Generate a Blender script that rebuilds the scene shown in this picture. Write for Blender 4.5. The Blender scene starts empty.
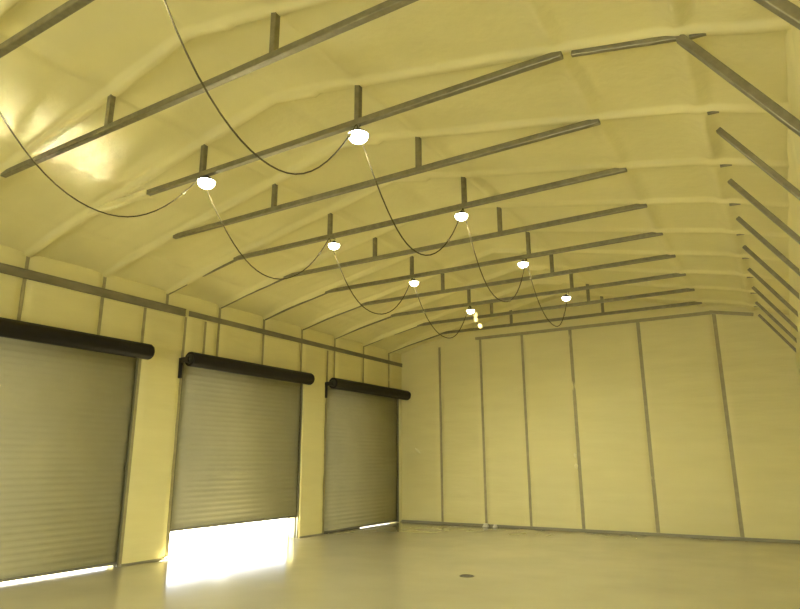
import bpy, bmesh, math, random
from mathutils import Vector, Matrix, noise

random.seed(7)
S = bpy.context.scene
COL = S.collection

# ------------------------------------------------------------------ camera
YAW, PITCH, ROLL, FPX = 0.5449, 0.2464, -0.0031, 624.157
CAM = Vector((9.6129, -15.9008, 1.65))
fw = Vector((-math.sin(YAW) * math.cos(PITCH), math.cos(YAW) * math.cos(PITCH), math.sin(PITCH)))
rt = Vector((math.cos(YAW), math.sin(YAW), 0))
up = rt.cross(fw)
rt2 = math.cos(ROLL) * rt + math.sin(ROLL) * up
up2 = -math.sin(ROLL) * rt + math.cos(ROLL) * up
cd = bpy.data.cameras.new('camera')
cam = bpy.data.objects.new('camera', cd)
COL.objects.link(cam)
cd.sensor_fit = 'HORIZONTAL'
cd.sensor_width = 36.0
cd.lens = FPX / 800.0 * 36.0
cd.clip_start = 0.05
cam.matrix_world = Matrix(((rt2.x, up2.x, -fw.x, CAM.x), (rt2.y, up2.y, -fw.y, CAM.y),
                           (rt2.z, up2.z, -fw.z, CAM.z), (0, 0, 0, 1)))
S.camera = cam

# ------------------------------------------------------------------ world, sun, exposure
S.view_settings.view_transform = 'Standard'
S.view_settings.look = 'None'
S.view_settings.gamma = 1.0
S.view_settings.exposure = 0.0
S.view_settings.use_curve_mapping = False
S.cycles.sample_clamp_indirect = 0.0
S.cycles.blur_glossy = 0.05          # keeps the sun's glint off the floor crisp on the ceiling
W = bpy.data.worlds.new('sky')
S.world = W
W.use_nodes = True
bg = W.node_tree.nodes['Background']
bg.inputs['Color'].default_value = (0.93, 0.97, 1.0, 1)
bg.inputs['Strength'].default_value = 6.0
sd = bpy.data.lights.new('sun', 'SUN')
sun = bpy.data.objects.new('sun', sd)
COL.objects.link(sun)
sd.energy = 205.0
sd.color = (1.0, 0.95, 0.82)
sd.angle = math.radians(0.6)
sun.rotation_euler = Vector((2.65, -6.2, -5.45)).to_track_quat('-Z', 'Y').to_euler()

LAMP_COL = (1.0, 0.985, 0.73)
LAMP_W = 25.2          # watts of each lamp
LAMP_SPREAD = math.radians(152)
FRAME = 1.2965
Y10 = -0.6982
fy = lambda k: Y10 - (10 - k) * FRAME
# the same lamps go on along both rows behind the camera
for k in (0, -2, -4):
    for x in (3.85, 6.12):
        ld = bpy.data.lights.new('row_lamp', 'AREA')
        ld.shape = 'DISK'
        ld.size = 0.2
        ld.energy = LAMP_W
        ld.spread = LAMP_SPREAD
        ld.color = LAMP_COL
        lo = bpy.data.objects.new('row_lamp', ld)
        lo.location = (x, fy(k), 4.93)
        COL.objects.link(lo)


# daylight bounced off the bright slab and coming in under the half-raised door
DAY_W = 14.0
dl = bpy.data.lights.new('door_daylight', 'AREA')
dl.shape, dl.size, dl.size_y, dl.energy, dl.color = 'RECTANGLE', 3.4, 0.40, DAY_W, (1.0, 0.97, 0.80)
do = bpy.data.objects.new('door_daylight', dl)
do.location = (-0.36, -6.24, 0.20)
do.rotation_euler = Vector((0.85, -0.05, 0.5)).to_track_quat('-Z', 'Z').to_euler()
COL.objects.link(do)
# fill light added behind the camera, in an opening made up for it
NEAR_W = 54.0
dn = bpy.data.lights.new('added_near_fill', 'AREA')
dn.shape, dn.size, dn.size_y, dn.energy, dn.color = 'RECTANGLE', 3.8, 3.3, NEAR_W, (1.0, 0.97, 0.80)
no = bpy.data.objects.new('added_near_fill', dn)
no.location = (6.0, -21.1, 1.7)
no.rotation_euler = Vector((-0.55, 1.0, -0.25)).to_track_quat('-Z', 'Z').to_euler()
COL.objects.link(no)


# ------------------------------------------------------------------ materials
def newmat(name):
    m = bpy.data.materials.new(name)
    m.use_nodes = True
    nt = m.node_tree
    return m, nt, nt.nodes['Principled BSDF']


def simple(name, col, rough=0.6, metal=0.0, spec=0.5):
    m, nt, b = newmat(name)
    b.inputs['Base Color'].default_value = (*col, 1)
    b.inputs['Roughness'].default_value = rough
    b.inputs['Metallic'].default_value = metal
    b.inputs['Specular IOR Level'].default_value = spec
    return m


def noisy(name, c1, c2, scale, rough=0.7, metal=0.0, bump=0.0, bscale=30, stretch=(1, 1, 1), spec=0.4, detail=4):
    m, nt, b = newmat(name)
    N, L = nt.nodes, nt.links
    tc = N.new('ShaderNodeTexCoord')
    mp = N.new('ShaderNodeMapping')
    mp.inputs['Scale'].default_value = stretch
    L.new(tc.outputs['Object'], mp.inputs['Vector'])
    nz = N.new('ShaderNodeTexNoise')
    nz.inputs['Scale'].default_value = scale
    nz.inputs['Detail'].default_value = detail
    L.new(mp.outputs['Vector'], nz.inputs['Vector'])
    cr = N.new('ShaderNodeValToRGB')
    cr.color_ramp.elements[0].position = 0.3
    cr.color_ramp.elements[1].position = 0.7
    cr.color_ramp.elements[0].color = (*c1, 1)
    cr.color_ramp.elements[1].color = (*c2, 1)
    L.new(nz.outputs['Fac'], cr.inputs['Fac'])
    L.new(cr.outputs['Color'], b.inputs['Base Color'])
    b.inputs['Roughness'].default_value = rough
    b.inputs['Metallic'].default_value = metal
    b.inputs['Specular IOR Level'].default_value = spec
    if bump:
        n2 = N.new('ShaderNodeTexNoise')
        n2.inputs['Scale'].default_value = bscale
        n2.inputs['Detail'].default_value = 3
        L.new(mp.outputs['Vector'], n2.inputs['Vector'])
        bp = N.new('ShaderNodeBump')
        bp.inputs['Strength'].default_value = bump
        bp.inputs['Distance'].default_value = 0.02
        L.new(n2.outputs['Fac'], bp.inputs['Height'])
        L.new(bp.outputs['Normal'], b.inputs['Normal'])
    return m


def emit(name, col, strength):
    m, nt, b = newmat(name)
    b.inputs['Base Color'].default_value = (*col, 1)
    b.inputs['Emission Color'].default_value = (*col, 1)
    b.inputs['Emission Strength'].default_value = strength
    return m


FOAM_A, FOAM_B = (0.77, 0.70, 0.345), (0.81, 0.74, 0.375)
M = {}
M['foam_roof'] = noisy('roof_foam', FOAM_A, FOAM_B, 1.3, 0.75, bump=0.35, bscale=9, spec=0.3)
M['foam_wall'] = noisy('wall_foam', FOAM_A, FOAM_B, 2.0, 0.75, bump=0.35, bscale=5, stretch=(0.35, 0.35, 2.2), spec=0.3)
M['steel'] = noisy('galvanized_steel', (0.23, 0.21, 0.13), (0.31, 0.285, 0.18), 14, 0.38, 0.6, spec=0.5)
M['stud'] = noisy('stud_steel', (0.36, 0.315, 0.17), (0.44, 0.39, 0.21), 9, 0.6, 0.1)
M['girt'] = noisy('girt_steel', (0.20, 0.18, 0.11), (0.29, 0.26, 0.17), 6, 0.5, 0.25, stretch=(1, 0.4, 1))
M['curtain'] = noisy('door_curtain', (0.44, 0.42, 0.28), (0.48, 0.46, 0.31), 1.5, 0.5, 0.0)
M['track'] = simple('door_track', (0.20, 0.185, 0.115), 0.55, 0.3)
M['drum'] = simple('drum_black', (0.010, 0.008, 0.005), 0.5, spec=0.3)
M['cap'] = simple('drum_end_grey', (0.05, 0.05, 0.04), 0.45, 0.4)
M['bracket'] = simple('bracket_black', (0.012, 0.010, 0.008), 0.5)
M['bar'] = simple('bottom_bar', (0.22, 0.21, 0.17), 0.5, 0.2)
M['seal'] = simple('rubber_seal', (0.05, 0.05, 0.045), 0.7)
M['cord'] = simple('cord_rubber', (0.12, 0.10, 0.05), 0.8, spec=0.1)
M['plug'] = simple('pale_plug', (0.42, 0.38, 0.2), 0.6)
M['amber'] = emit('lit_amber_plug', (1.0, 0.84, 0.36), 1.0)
M['lens'] = emit('lamp_lens', LAMP_COL, 25.0)
M['housing'] = simple('lamp_housing', (0.05, 0.048, 0.04), 0.5, 0.3)
M['drain'] = noisy('drain_iron', (0.06, 0.05, 0.03), (0.11, 0.09, 0.05), 30, 0.6, 0.3)
M['channel'] = simple('base_channel', (0.30, 0.28, 0.19), 0.55, 0.2)
M['box'] = simple('pale_box', (0.85, 0.82, 0.70), 0.5)
M['fleck'] = simple('pale_foam_blob', (0.90, 0.84, 0.52), 0.6)
M['slab'] = noisy('outside_slab', (0.55, 0.54, 0.50), (0.62, 0.61, 0.57), 1.0, 0.85)


def floor_mat():
    m, nt, b = newmat('sealed_concrete')
    N, L = nt.nodes, nt.links
    tc = N.new('ShaderNodeTexCoord')
    nz = N.new('ShaderNodeTexNoise')
    nz.inputs['Scale'].default_value = 0.8
    nz.inputs['Detail'].default_value = 5
    L.new(tc.outputs['Object'], nz.inputs['Vector'])
    cr = N.new('ShaderNodeValToRGB')
    cr.color_ramp.elements[0].position = 0.3
    cr.color_ramp.elements[1].position = 0.72
    cr.color_ramp.elements[0].color = (0.415, 0.37, 0.23, 1)
    cr.color_ramp.elements[1].color = (0.475, 0.425, 0.265, 1)
    L.new(nz.outputs['Fac'], cr.inputs['Fac'])
    L.new(cr.outputs['Color'], b.inputs['Base Color'])
    n2 = N.new('ShaderNodeTexNoise')
    n2.inputs['Scale'].default_value = 2.2
    n2.inputs['Detail'].default_value = 4
    L.new(tc.outputs['Object'], n2.inputs['Vector'])
    mr = N.new('ShaderNodeMapRange')
    mr.inputs['To Min'].default_value = 0.12
    mr.inputs['To Max'].default_value = 0.18
    L.new(n2.outputs['Fac'], mr.inputs['Value'])
    L.new(mr.outputs['Result'], b.inputs['Roughness'])
    b.inputs['Specular IOR Level'].default_value = 0.5
    n3 = N.new('ShaderNodeTexNoise')
    n3.inputs['Scale'].default_value = 1.6
    n3.inputs['Detail'].default_value = 2
    L.new(tc.outputs['Object'], n3.inputs['Vector'])
    bp = N.new('ShaderNodeBump')
    bp.inputs['Strength'].default_value = 0.015
    bp.inputs['Distance'].default_value = 0.03
    L.new(n3.outputs['Fac'], bp.inputs['Height'])
    L.new(bp.outputs['Normal'], b.inputs['Normal'])
    return m


M['floor'] = floor_mat()


# ------------------------------------------------------------------ mesh helpers
class MB:
    def __init__(s):
        s.v, s.f = [], []

    def box(s, x0, x1, y0, y1, z0, z1):
        n = len(s.v)
        s.v += [(x, y, z) for z in (z0, z1) for y in (y0, y1) for x in (x0, x1)]
        s.f += [tuple(n + i for i in q) for q in ((0, 2, 3, 1), (4, 5, 7, 6), (0, 1, 5, 4), (2, 6, 7, 3), (0, 4, 6, 2), (1, 3, 7, 5))]
        return s

    def bar(s, a, b, w, h, ref=(0, 0, 1)):
        a, b = Vector(a), Vector(b)
        d = (b - a).normalized()
        r = Vector(ref)
        if abs(d.dot(r)) > 0.95:
            r = Vector((1, 0, 0))
        u = d.cross(r).normalized()
        t = u.cross(d).normalized()
        n = len(s.v)
        for p in (a, b):
            for i, j in ((-1, -1), (1, -1), (1, 1), (-1, 1)):
                s.v.append(tuple(p + u * (i * w / 2) + t * (j * h / 2)))
        s.f += [(n, n + 3, n + 2, n + 1), (n + 4, n + 5, n + 6, n + 7)]
        for i in range(4):
            j = (i + 1) % 4
            s.f.append((n + i, n + j, n + 4 + j, n + 4 + i))
        return s

    def tube(s, pts, r, seg=8, cap=True):
        pts = [Vector(p) for p in pts]
        n0 = len(s.v)
        m = len(pts)
        rr = r if isinstance(r, (list, tuple)) else [r] * m
        for i, p in enumerate(pts):
            d = (pts[min(i + 1, m - 1)] - pts[max(i - 1, 0)]).normalized()
            ref = Vector((1, 0, 0)) if abs(d.x) < 0.9 else Vector((0, 0, 1))
            u = d.cross(ref).normalized()
            t = d.cross(u)
            for k in range(seg):
                a = 2 * math.pi * k / seg
                s.v.append(tuple(p + (u * math.cos(a) + t * math.sin(a)) * rr[i]))
        for i in range(m - 1):
            for k in range(seg):
                a, b = n0 + i * seg + k, n0 + i * seg + (k + 1) % seg
                s.f.append((a, a + seg, b + seg, b))
        if cap:
            s.f.append(tuple(n0 + k for k in range(seg)))
            s.f.append(tuple(n0 + (m - 1) * seg + k for k in reversed(range(seg))))
        return s

    def lathe(s, prof, c=(0, 0, 0), seg=28):
        """profile of (radius, z) turned about the vertical through c"""
        n0 = len(s.v)
        for (r, z) in prof:
            for k in range(seg):
                a = 2 * math.pi * k / seg
                s.v.append((c[0] + max(r, 1e-4) * math.cos(a), c[1] + max(r, 1e-4) * math.sin(a), c[2] + z))
        for i in range(len(prof) - 1):
            for k in range(seg):
                a, b = n0 + i * seg + k, n0 + i * seg + (k + 1) % seg
                s.f.append((a, b, b + seg, a + seg))
        return s

    def build(s, name, mat, parent=None, bevel=0.0, smooth=False):
        me = bpy.data.meshes.new(name)
        me.from_pydata(s.v, [], s.f)
        bm = bmesh.new()
        bm.from_mesh(me)
        bmesh.ops.recalc_face_normals(bm, faces=bm.faces)
        bm.to_mesh(me)
        bm.free()
        me.materials.append(mat)
        if smooth:
            for p in me.polygons:
                p.use_smooth = True
        o = bpy.data.objects.new(name, me)
        COL.objects.link(o)
        if parent is not None:
            o.parent = parent
            o.matrix_parent_inverse = parent.matrix_basis.inverted()
        if bevel:
            md = o.modifiers.new('edge', 'BEVEL')
            md.width = bevel
            md.segments = 2
            md.limit_method = 'ANGLE'
        return o


def tag(o, label=None, cat=None, group=None, kind=None):
    if label: o['label'] = label
    if cat: o['category'] = cat
    if group: o['group'] = group
    if kind: o['kind'] = kind
    return o


def empty(name, loc):
    o = bpy.data.objects.new(name, None)
    o.empty_display_size = 0.2
    o.location = loc
    COL.objects.link(o)
    return o


def gauss(d, s):
    return math.exp(-(d / s) ** 2)


def frange(a, b, st):
    n = max(1, int(round((b - a) / st)))
    return [a + (b - a) * i / n for i in range(n + 1)]


# ------------------------------------------------------------------ the shell
WID, YB = 10.05, -21.0
DOORS = [(-12.45, -8.95, 0.018), (-8.0, -4.48, 0.43), (-3.61, -0.15, 0.0)]
DTOP = 3.5
FRAMES_ALL = [fy(k) for k in range(-5, 11)]


def roof_line(x):                       # underside of the foam over the rafters
    return 4.76 + 0.2 * min(x, 10.0 - x)


tag(MB().box(-0.3, WID + 0.2, YB, 0.2, -0.2, 0.0).build('floor', M['floor']),
    'glossy sealed concrete floor of the warehouse', 'floor', kind='structure')
tag(MB().box(-60, -0.3, -60, 40, -0.22, -0.02).build('ground', M['slab']),
    'sunlit pale slab outside the roll-up doors', 'ground', kind='structure')

# ceiling: sprayed foam over rafters and purlins
xs = frange(-0.1, WID + 0.05, 0.07)
ys = {round(y, 4) for y in frange(YB, 0.05, 0.09) if min(abs(y - f) for f in FRAMES_ALL) > 0.19}
ys |= {round(f + d * 0.02, 4) for f in FRAMES_ALL for d in range(-9, 10)}
ys = sorted(y for y in ys if y < 0.06)
PURLINS = [(0.9, .03, .06), (2.3, .03, .06), (3.8, .06, .065), (6.2, .06, .065), (8.3, .06, .065), (9.3, .08, .07)]
mb = MB()
for y in ys:
    dmin = min(abs(y - f) for f in FRAMES_ALL)
    for x in xs:
        w = noise.noise(Vector((x * 0.7, y * 0.7, 3.1)))
        wob = noise.noise(Vector((x * 1.1, y * 0.35, 9.0))) * 0.02
        amp = 0.115 + 0.03 * w
        amp *= 1.0 if x < 5.6 else 0.62
        d = dmin + wob * (1 if dmin > 0.02 else 0)
        e = min(1.0, max(0.0, min(x, 10.0 - x)) / 0.9)
        e = e * e * (3 - 2 * e)
        z = roof_line(x) + 0.10 * e
        z -= (amp * e + 0.05 * (1 - e)) * (0.7 * math.exp(-(d / 0.062) ** 4) + 0.3 * gauss(d, 0.15))
        for px, a, s_ in PURLINS:
            z -= a * gauss(x - px + 0.03 * noise.noise(Vector((px, y * 0.8, 1))), s_) * (1 - 0.8 * gauss(dmin, 0.15))
        z += 0.010 * noise.noise(Vector((x * 0.8, y * 1.6, 0))) + 0.004 * noise.noise(Vector((x * 2.2, y * 4.5, 5)))
        if x < 3.8:
            z += 0.009 * math.sin(y * 2 * math.pi / 0.26 + 1.5 * w) * gauss(x - 1.7, 1.6)
        mb.v.append((x, y, z))
nx = len(xs)
for j in range(len(ys) - 1):
    for i in range(nx - 1):
        a = j * nx + i
        mb.f.append((a, a + nx, a + nx + 1, a + 1))
tag(mb.build('ceiling', M['foam_roof'], smooth=True), 'pale yellow spray foam ceiling with foam-covered rafters', 'ceiling', kind='structure')
# metal roof sheet over the foam keeps the sun out
tag(MB().bar((-0.4, YB / 2, 4.98), (5.0, YB / 2, 6.06), 21.6, 0.03).bar((10.45, YB / 2, 4.98), (5.0, YB / 2, 6.06), 21.6, 0.03).build('roof', M['girt']),
    'metal roof sheeting over the foam', 'roof', kind='structure')


def foam_wall(name, axis, pos, inward, us, zs, hole, studs, label, ret=0.26, zcap=None):
    """grid wall in (u, z); axis 0: plane x = pos, u = y; axis 1: plane y = pos, u = x"""
    mb = MB()
    idx = {}

    def P(u, z, off):
        return (pos + inward * off, u, z) if axis == 0 else (u, pos + inward * off, z)

    def off(u, z):
        o = 0.05
        for su, z0, z1 in studs:
            if z0 - 0.05 < z < z1 + 0.05:
                o -= 0.05 * gauss(u - su, 0.075)
        o = max(o, -0.004)
        o += 0.014 * noise.noise(Vector((u * 1.1 + 7 * pos, z * 2.3, 2.0))) + 0.006 * noise.noise(Vector((u * 1.5, z * 7.0, pos)))
        return o

    for i, u in enumerate(us):
        for j, z in enumerate(zs):
            idx[i, j] = len(mb.v)
            mb.v.append(P(u, z if zcap is None else min(z, zcap(u)), off(u, z)))
    solid = {}
    for i in range(len(us) - 1):
        for j in range(len(zs) - 1):
            uc, zc = (us[i] + us[i + 1]) / 2, (zs[j] + zs[j + 1]) / 2
            solid[i, j] = not any(a < uc < b and zc < t for a, b, t in hole)
            if solid[i, j]:
                mb.f.append((idx[i, j], idx[i + 1, j], idx[i + 1, j + 1], idx[i, j + 1]))
    back = {}

    def B(k):
        if k not in back:
            v = mb.v[k]
            back[k] = len(mb.v)
            mb.v.append((pos - inward * ret, v[1], v[2]) if axis == 0 else (v[0], pos - inward * ret, v[2]))
        return back[k]

    for (i, j), s in solid.items():
        if s:
            continue
        for di, dj, a, b in ((-1, 0, (i, j), (i, j + 1)), (1, 0, (i + 1, j), (i + 1, j + 1)), (0, 1, (i, j + 1), (i + 1, j + 1))):
            if solid.get((i + di, j + dj), False):
                p, q = idx[a], idx[b]
                mb.f.append((p, q, B(q), B(p)))
    return tag(mb.build(name, M['foam_wall'], smooth=True), label, 'wall', kind='structure')


# studs of the left wall: (y, z0, z1)
LEFT_STUDS = [(fy(2), 3.45, 4.74), (fy(3), 3.45, 4.74), (-8.93, 0.0, 4.36), (fy(4), 4.5, 4.74), (-8.02, 0.0, 4.36), (-7.53, 3.45, 4.36),
              (fy(5), 3.45, 4.74), (fy(6), 3.45, 4.74), (fy(7), 3.45, 4.74), (-3.58, 0.0, 4.36), (fy(8), 3.45, 4.74), (fy(9), 3.45, 4.74), (fy(10), 3.45, 4.74)]
FAR_STUDS = [(1.317, 0.06, 4.86), (2.607, 0.06, 5.0), (3.83, 0.06, 5.0), (5.145, 0.06, 5.0), (6.832, 0.06, 5.0), (8.524, 0.06, 5.02)]
us = set(frange(YB, 0.05, 0.055))
for a, b, g in DOORS:
    us = {u for u in us if abs(u - a) > 0.02 and abs(u - b) > 0.02} | {a, b}
us = sorted(us)
zs = sorted({z for z in frange(0, 4.95, 0.06) if abs(z - DTOP) > 0.02} | {DTOP})
foam_wall('wall_left', 0, 0.0, 1, us, zs, [(a, b, DTOP) for a, b, g in DOORS], LEFT_STUDS,
          'yellow spray foam wall with three roll-up doors')
foam_wall('wall_far', 1, 0.0, -1, frange(-0.1, WID + 0.1, 0.05), frange(0, 6.0, 0.06), [], FAR_STUDS,
          'yellow spray foam end wall divided by thin steel studs', zcap=lambda u: roof_line(u) + 0.2)
foam_wall('wall_right', 0, WID, -1, frange(YB, 0.05, 0.1), frange(0, 4.95, 0.1), [], [(f, 0, 4.8) for f in FRAMES_ALL],
          'yellow spray foam wall that the knee braces run down to')
foam_wall('wall_near', 1, YB + 0.2, 1, frange(-0.1, WID + 0.1, 0.15), frange(0, 6.0, 0.15), [(4.0, 8.0, 3.5)], [],  # the unseen opening here is added to let the fill light in
          'yellow spray foam wall behind the camera, with an opening added for fill light', zcap=lambda u: roof_line(u) + 0.2)
tag(MB().box(-0.31, -0.24, YB, DOORS[0][0], 0, 5.0).box(-0.31, -0.24, DOORS[0][1], DOORS[1][0], 0, 5.0)
    .box(-0.31, -0.24, DOORS[1][1], DOORS[2][0], 0, 5.0).box(-0.31, -0.24, DOORS[2][1], 0.3, 0, 5.0)
    .box(-0.31, -0.24, YB, 0.3, DTOP, 5.0).build('trim_1', M['girt']),
    'outer metal siding behind the foam of the door wall', 'siding', kind='structure')
tag(MB().box(0.0, WID, -0.075, 0.02, 0.0, 0.06).build('baseboard_far', M['channel'], bevel=0.006),
    'grey steel base channel along the foot of the end wall', 'base channel', kind='structure')
b = MB()
for y0, y1 in ((DOORS[0][1], DOORS[1][0]), (DOORS[1][1], DOORS[2][0]), (DOORS[2][1], -0.08)):
    b.box(-0.2, 0.066, y0 + 0.004, y1 - 0.004, 0.0, 0.035)
tag(b.build('baseboard_left', M['channel'], bevel=0.006), 'grey base channel under the foam piers between doors', 'base channel', kind='structure')


# ------------------------------------------------------------------ roll-up doors
def roll_door(n, y0, y1, gap, d0, d1, label):
    root = tag(empty('door_%d' % n, (0, (y0 + y1) / 2, 0)), label, 'roll-up door', kind='structure')
    # corrugated curtain
    mb = MB()
    P, xc = 0.095, -0.045
    zz = frange(gap + 0.05, 3.52, P / 8)
    yy = [y0 + 0.012, y1 - 0.012]
    for z in zz:
        t = ((z - gap) / P) % 1.0
        x = xc + 0.0036 * max(-0.6, min(1.0, 1.5 * math.cos(2 * math.pi * t)))
        for y in yy:
            mb.v.append((x, y, z))
        for y in yy:
            mb.v.append((x - 0.012, y, z))
    for i in range(len(zz) - 1):
        a = i * 4
        mb.f += [(a, a + 1, a + 5, a + 4), (a + 2, a + 6, a + 7, a + 3), (a, a + 4, a + 6, a + 2), (a + 1, a + 3, a + 7, a + 5)]
    e = (len(zz) - 1) * 4
    mb.f += [(0, 2, 3, 1), (e, e + 1, e + 3, e + 2)]
    c = mb.build('curtain', M['curtain'], root, smooth=True)
    tag(c, 'beige-grey corrugated steel curtain')
    bar = MB().box(-0.075, -0.02, y0 + 0.012, y1 - 0.012, gap + 0.012, gap + 0.052).build('bottom_bar', M['bar'], root, bevel=0.005)
    if n == 3:   # the seal touches the floor on the near half only, light comes in under the rest
        MB().box(-0.065, -0.03, y0 + 0.02, -2.0, 0.0, 0.03).build('bottom_seal', M['seal'], bar)
    for s, y in ((1, y0), (-1, y1)):
        ya, yb = sorted((y - 0.012 * s, y + 0.03 * s))
        MB().box(-0.10, -0.066, ya, yb, 0, 3.5).box(-0.066, 0.0, min(y - .012 * s, y + .004 * s), max(y - .012 * s, y + .004 * s), 0, 3.5)\
            .box(-0.022, 0.012, ya, yb, 0, 3.5).build('guide_track', M['track'], root)
    # drum: rolled curtain under a black cover
    X, Z, R = 0.235, 3.525, 0.136
    pr = [(0.085, d0 + 0.012), (R - 0.012, d0), (R, d0 + 0.012), (R, d1 - 0.03), (R - 0.012, d1 - 0.006), (R - 0.05, d1)]
    mb = MB()
    seg = 40
    for r, y in pr:
        for k in range(seg):
            a = 2 * math.pi * k / seg
            rr = r * (1 + 0.012 * math.cos(10 * a))
            mb.v.append((X + rr * math.cos(a), y, Z + rr * math.sin(a)))
    for i in range(len(pr) - 1):
        for k in range(seg):
            p, q = i * seg + k, i * seg + (k + 1) % seg
            mb.f.append((p, q, q + seg, p + seg))
    mb.f.append(tuple(range(seg)))
    mb.f.append(tuple((len(pr) - 1) * seg + k for k in range(seg)))
    dr = mb.build('drum', M['drum'], root, smooth=False)
    tag(dr, 'black covered drum with the rolled curtain')
    cap = MB().tube([(X, d0 - 0.006, Z), (X, d0 + 0.012, Z)], 0.09, 28).build('end_cap', M['cap'], dr)
    MB().tube([(X, d0 - 0.03, Z), (X, d1 + 0.004, Z)], 0.022, 14).build('axle', M['bar'], dr)
    MB().tube([(X, d1 - 0.004, Z), (X, d1 + 0.003, Z)], 0.10, 28).build('end_cap', M['cap'], dr)
    # L-shaped hanger on the wall at each end
    for s, d in ((-1, d0),):
        y = d + s * 0.035
        MB().box(0.03, 0.085, y - 0.03, y + 0.03, 3.17, 3.55).box(0.06, X + 0.03, y - 0.012, y + 0.012, 3.46, 3.56)\
            .build('bracket', M['bracket'], root, bevel=0.004)
    return root


roll_door(1, *DOORS[0], -12.55, -8.90, 'nearest roll-up door, cut by the photo edge, thin light strip under it')
roll_door(2, *DOORS[1], -8.05, -4.48, 'middle roll-up door left partly raised above bright daylight')
roll_door(3, *DOORS[2], -3.63, -0.02, 'farthest roll-up door beside the end wall corner, sliver of light underneath')

# ------------------------------------------------------------------ girts on the door wall
tag(MB().box(0.062, 0.085, YB + 0.3, -8.09, 4.35, 4.495).box(0.085, 0.094, YB + 0.3, -8.09, 4.35, 4.368).box(0.085, 0.094, YB + 0.3, -8.09, 4.477, 4.495)
    .build('steel_girt', M['girt'], bevel=0.004),
    'wide grey steel girt above the nearest door, ending at the first foam pier', 'girt', 'girts along the door wall')
tag(MB().box(0.062, 0.075, -8.0, -0.03, 4.375, 4.48).box(0.075, 0.082, -8.0, -0.03, 4.375, 4.388).box(0.075, 0.082, -8.0, -0.03, 4.467, 4.48)
    .build('steel_girt', M['girt'], bevel=0.004),
    'narrower grey steel girt running over the middle and farthest doors to the corner', 'girt', 'girts along the door wall')

# ------------------------------------------------------------------ studs
LEFT_LABELS = ['stud above the nearest door, first one from the photo edge', 'stud above the nearest door, midway along its drum',
               'long stud at the right jamb of the nearest door', 'short stub of stud above the girt over the first foam pier',
               'long stud at the left jamb of the half-raised door', 'stud close to the left end of the half-raised door drum',
               'stud above the half-raised door, second along its drum from the left', 'stud above the middle of the half-raised door',
               'stud above the right end of the half-raised door drum', 'long stud at the left jamb of the farthest door',
               'stud above the left end of the farthest door drum', 'stud above the middle of the farthest door',
               'stud above the right end of the farthest door, next to the corner']
for (y, z0, z1), lb in zip(LEFT_STUDS, LEFT_LABELS):
    tag(MB().box(-0.03, 0.014, y - 0.026, y + 0.026, z0, z1).box(0.014, 0.018, y - 0.026, y - 0.018, z0, z1).box(0.014, 0.018, y + 0.018, y + 0.026, z0, z1)
        .build('wall_stud', M['stud']), 'thin grey steel ' + lb, 'stud', 'steel studs of the door wall')
FAR_LABELS = ['first steel stud of the end wall from the door corner, shorter than the rest', 'second steel stud of the end wall from the door corner, pale scraps at its foot',
              'third steel stud of the end wall from the door corner', 'fourth steel stud of the end wall from the corner, pale foam flecks at mid height',
              'fifth steel stud of the end wall, left of the widest lit bay', 'last steel stud of the end wall, under the bend of the header']
for (x, z0, z1), lb in zip(FAR_STUDS, FAR_LABELS):
    w = 0.032 if x < 5 else 0.04
    tag(MB().box(x - w, x + w, -0.016, 0.03, z0, z1).box(x - w, x - w + 0.01, -0.022, -0.016, z0, z1).box(x + w - 0.01, x + w, -0.022, -0.016, z0, z1)
        .build('wall_stud', M['stud']), lb, 'stud', 'steel studs of the end wall')
hd = tag(empty('wall_header', (5.5, 0, 4.98)), 'steel header tube across the top of the end wall, bent down at its right end', 'header')
MB().bar((2.50, -0.075, 4.985), (8.50, -0.075, 4.985), 0.07, 0.07).build('header_tube', M['stud'], hd)
MB().bar((8.44, -0.077, 5.0), (9.32, -0.077, 4.835), 0.07, 0.07).build('sloped_tube', M['stud'], hd)

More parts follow.
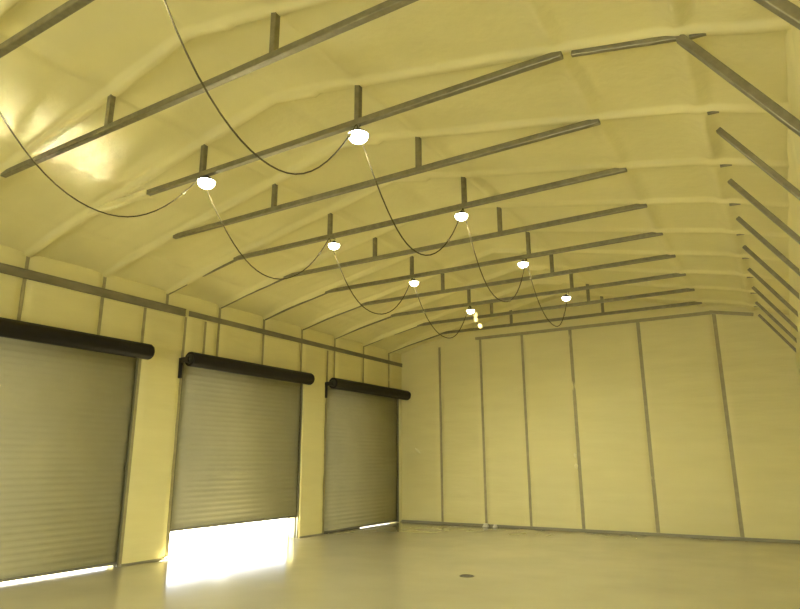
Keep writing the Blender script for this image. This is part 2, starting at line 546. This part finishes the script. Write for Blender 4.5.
# ------------------------------------------------------------------ roof trusses
XL, XR = 3.8134, 6.1734
CH = 5.1145
TL = {0: 'steel roof truss nearest the camera, crossing the top left corner of the photo',
      1: 'second steel roof truss from the camera, no lamps, right brace at the top right corner',
      2: 'steel roof truss carrying the two nearest lamps, its right rafter laid bare',
      3: 'lampless steel roof truss just past the two nearest lamps',
      4: 'steel roof truss carrying the second pair of lamps from the camera',
      5: 'lampless steel roof truss between the second and third lamp pairs',
      6: 'steel roof truss carrying the third pair of lamps from the camera',
      7: 'lampless steel roof truss between the third and farthest lamp pairs',
      8: 'steel roof truss carrying the farthest pair of lamps',
      9: 'lampless steel roof truss just past the farthest lamps',
      10: 'last steel roof truss, closest to the end wall'}
for k in range(0, 11):
    y = fy(k)
    root = tag(empty('roof_truss', (5.0, y, CH)), TL[k], 'roof truss', 'steel roof trusses across the ceiling')
    ch = MB().bar((2.78 if k == 2 else 1.72, y, CH), (8.36, y, CH), 0.068, 0.068).build('bottom_chord', M['steel'], root, bevel=0.008)
    for x in (XL, XR):
        MB().bar((x, y, CH + 0.03), (x, y, roof_line(x) + 0.06), 0.062, 0.062).build('strut', M['steel'], root, bevel=0.006)
    if k >= 4:      # the rafter's lower edge shows as a thin line between wall and chord
        MB().bar((0.03, y + 0.01, roof_line(0.03) - 0.048), (0.75, y + 0.01, roof_line(0.75) - 0.018), 0.03, 0.03)\
            .bar((0.75, y + 0.01, roof_line(0.75) - 0.018), (1.85, y + 0.01, roof_line(1.85) - 0.018), 0.03, 0.03).build('rafter', M['steel'], root)
    ka = (9.29, 4.91) if k == 2 else (9.43, 4.69)
    MB().bar((ka[0], y, ka[1]), (10.04, y, 3.80), *((0.066, 0.066) if k < 3 else (0.052, 0.052))).build('knee_brace', M['steel'], root, bevel=0.007)
    if k == 2:
        MB().bar((1.5, y, CH - 0.01), (2.80, y, CH), 0.10, 0.10).build('foam_cover', M['foam_roof'], root, bevel=0.03)
        MB().bar((8.44, y, roof_line(8.44) + 0.014), (9.3, y, roof_line(9.3) + 0.014), 0.045, 0.045).build('rafter', M['steel'], root, bevel=0.006)
    MB().bar((9.36, y, roof_line(9.36) + 0.006), (9.52, y, roof_line(9.52) + 0.03), 0.04, 0.045).build('rafter', M['steel'], root, bevel=0.006)

# ------------------------------------------------------------------ hanging lamps
LAMPS = [(3.90, 2, 5.005, 'glowing lamp at the left strut of the nearest lamp-bearing truss'),
         (6.18, 2, 4.97, 'largest and brightest glowing lamp, nearest of the right row'),
         (3.90, 4, 4.965, 'glowing lamp second from the camera in the left row'),
         (6.12, 4, 4.985, 'round glowing lamp second from the camera in the right row'),
         (3.86, 6, 4.995, 'glowing lamp third from the camera in the left row'),
         (6.06, 6, 5.0, 'glowing lamp third from the camera in the right row'),
         (3.84, 8, 4.97, 'farthest lamp of the left row, above the little amber plugs'),
         (6.04, 8, 4.97, 'farthest lamp of the right row')]


def make_lamp():
    root = empty('hanging_lamp', (0, 0, 0))
    hs = MB().lathe([(0.0, 0.072), (0.028, 0.07), (0.034, 0.05), (0.07, 0.038), (0.108, 0.012), (0.115, -0.004), (0.110, -0.004), (0.10, 0.012), (0.06, 0.03), (0.0, 0.034)])
    hs.build('housing', M['housing'], root, smooth=True)
    MB().lathe([(0.0, -0.09)] + [(0.104 * math.sin(a), -0.01 - 0.08 * math.cos(a)) for a in [0.15 * i for i in range(1, 11)]] + [(0.104, 0.002), (0.0, 0.004)]).build('lens', M['lens'], root, smooth=True)
    hk = [(0, 0, 0.066), (0, 0, 0.085)] + [(0.022 * math.sin(t), 0, 0.107 - 0.022 * math.cos(t)) for t in [0.4 * i for i in range(1, 12)]]
    MB().tube(hk, 0.005, 8).build('hook', M['housing'], root)
    ad = bpy.data.lights.new('lamp_light', 'AREA')
    ad.shape, ad.size, ad.energy, ad.color, ad.spread = 'DISK', 0.15, LAMP_W, LAMP_COL, LAMP_SPREAD
    al = bpy.data.objects.new('lamp_light', ad)
    al.location = (0, 0, -0.097)
    COL.objects.link(al)
    al.parent = root
    return root


proto = make_lamp()
for i, (x, k, z, lb) in enumerate(LAMPS):
    if i == 0:
        r = proto
    else:
        r = proto.copy()
        COL.objects.link(r)
        for c_ in list(proto.children):
            d_ = c_.copy()
            COL.objects.link(d_)
            d_.parent = r
    r.location = (x, fy(k), z)
    r.scale = (1.0,) * 3 if k == 2 else (0.84,) * 3
    tag(r, lb, 'lamp', 'lamps hanging from the trusses')


# ------------------------------------------------------------------ cords looping from lamp to lamp
def span(x0, y0, z0, x1, y1, z1, low, n=22, ph=0.0):
    out = []
    for i in range(n + 1):
        t = i / n
        u = 2 * t - 1
        base = z0 + (z1 - z0) * t
        z = base - (base - low) * (1 - abs(u) ** 2.1)
        x = x0 + (x1 - x0) * t + 0.03 * math.sin(5 * t + ph) * (1 - u * u)
        out.append((x, y0 + (y1 - y0) * t, z))
    return out


def plug(y, pts, name, mat, parent, r=0.019, ln=0.06):
    i = min(range(1, len(pts) - 1), key=lambda q: abs(pts[q][1] - y))
    p, q = Vector(pts[i - 1]), Vector(pts[i + 1])
    d = (q - p).normalized()
    c = Vector(pts[i])
    ts = [-0.5, -0.42, -0.1, -0.06, 0.06, 0.1, 0.42, 0.5]
    rs = [0.5, 0.9, 1.0, 0.75, 0.75, 1.0, 0.9, 0.5]
    return MB().tube([c + d * (t * ln) for t in ts], [r * v for v in rs], 12).build(name, mat, parent, smooth=True)


def cord(x, ends, lows, label, plugs, xs_):
    pts = []
    for i in range(len(ends) - 1):
        (ya, za), (yb, zb) = ends[i], ends[i + 1]
        s = span(xs_[i], ya, za, xs_[i + 1], yb, zb, lows[i], ph=i * 1.7)
        pts += s if not pts else s[1:]
    root = empty('lamp_cord', (pts[0][0], pts[0][1], pts[0][2]))
    tag(root, label, 'cord', 'cords looping between the lamps')
    MB().tube(pts, 0.0075, 8).build('cable', M['cord'], root, smooth=True)
    for y in plugs:
        plug(y, pts, 'connector', M['plug'], root)
    return root, pts


lz = 5.09
cl, pl = cord(3.82, [(fy(0) + 0.02, lz), (fy(2) - 0.02, lz), (fy(4) - 0.02, lz), (fy(6), lz), (fy(8), lz)], [4.17, 4.12, 4.13, 4.13],
              'dark cord looping along the left row of lamps, amber plugs at its far end', [-11.28, -8.72, -5.36], [3.8, 3.82, 3.82, 3.82, 3.82])
cr_, pr_ = cord(6.17, [(fy(0) + 0.04, lz), (fy(2) - 0.02, lz), (fy(4), lz), (fy(6), lz), (fy(8), lz)], [4.07, 4.06, 4.04, 4.12],
                'dark cord looping along the right row of lamps', [-11.26, -9.0, -6.83, -3.8], [6.17, 6.17, 6.15, 6.12, 6.1])
# tail with three lit plugs hanging past the farthest lamp of the left row
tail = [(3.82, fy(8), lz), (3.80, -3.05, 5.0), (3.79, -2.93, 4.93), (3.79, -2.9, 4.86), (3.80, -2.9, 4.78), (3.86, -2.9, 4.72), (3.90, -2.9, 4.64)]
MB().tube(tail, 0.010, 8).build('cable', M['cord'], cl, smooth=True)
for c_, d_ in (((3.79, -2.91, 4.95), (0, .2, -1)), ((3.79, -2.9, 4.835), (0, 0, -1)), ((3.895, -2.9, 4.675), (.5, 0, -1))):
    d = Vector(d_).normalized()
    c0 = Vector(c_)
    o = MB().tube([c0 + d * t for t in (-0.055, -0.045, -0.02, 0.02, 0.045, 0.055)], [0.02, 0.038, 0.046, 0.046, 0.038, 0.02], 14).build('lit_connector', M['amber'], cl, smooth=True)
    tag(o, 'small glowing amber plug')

# ------------------------------------------------------------------ small things
dr = MB().lathe([(0.0, 0.004), (0.03, 0.004), (0.034, 0.002), (0.044, 0.002), (0.048, 0.005), (0.074, 0.005), (0.078, 0.002), (0.086, 0.002), (0.09, 0.007), (0.108, 0.006), (0.112, 0.0)], (5.29, -6.88, 0.0), 32)
tag(dr.build('floor_drain', M['drain']), 'small dark round drain cover in the middle of the floor', 'drain')
for x, w, h, lb in ((2.64, 0.075, 0.085, 'larger pale scrap at the foot of the second end wall stud'), (2.90, 0.05, 0.07, 'smaller pale scrap on the floor right of the second end wall stud')):
    mb = MB()
    for a in range(3):
        s = 1 - 0.18 * a
        mb.box(x - w * s, x + w * s, -0.15 - 0.05 * s, -0.085, h * a / 3, h * (a + 1) / 3)
    tag(mb.build('foam_scrap', M['box'], bevel=0.012), lb, 'scrap', 'pale scraps at the foot of the end wall')


def blob(name, c, r, stretch, label, rot=0.0):
    bm = bmesh.new()
    bmesh.ops.create_icosphere(bm, subdivisions=3, radius=1.0)
    for v in bm.verts:
        q = v.co.copy()
        k = 1 + 0.3 * noise.noise(q * 1.6 + Vector(c))
        v.co = Vector((q.x * stretch[0], q.y * stretch[1], q.z * stretch[2])) * r * k
    bmesh.ops.rotate(bm, verts=bm.verts, cent=(0, 0, 0), matrix=Matrix.Rotation(rot, 3, 'Y'))
    me = bpy.data.meshes.new(name)
    bm.to_mesh(me)
    bm.free()
    for p in me.polygons:
        p.use_smooth = True
    me.materials.append(M['fleck'])
    o = bpy.data.objects.new(name, me)
    o.location = c
    COL.objects.link(o)
    return tag(o, label, 'foam fleck', 'pale foam flecks on the end wall')


blob('foam_fleck', (5.075, -0.055, 1.53), 0.05, (0.9, 0.7, 1.4), 'lower pale foam fleck on the fourth end wall stud')
blob('foam_fleck', (5.07, -0.055, 1.79), 0.04, (0.8, 0.7, 1.5), 'upper pale foam fleck on the fourth end wall stud')
blob('foam_fleck', (0.58, -0.058, 1.94), 0.07, (1.5, 0.4, 0.5), 'slanted pale foam fleck on the end wall near the door corner', 0.7)
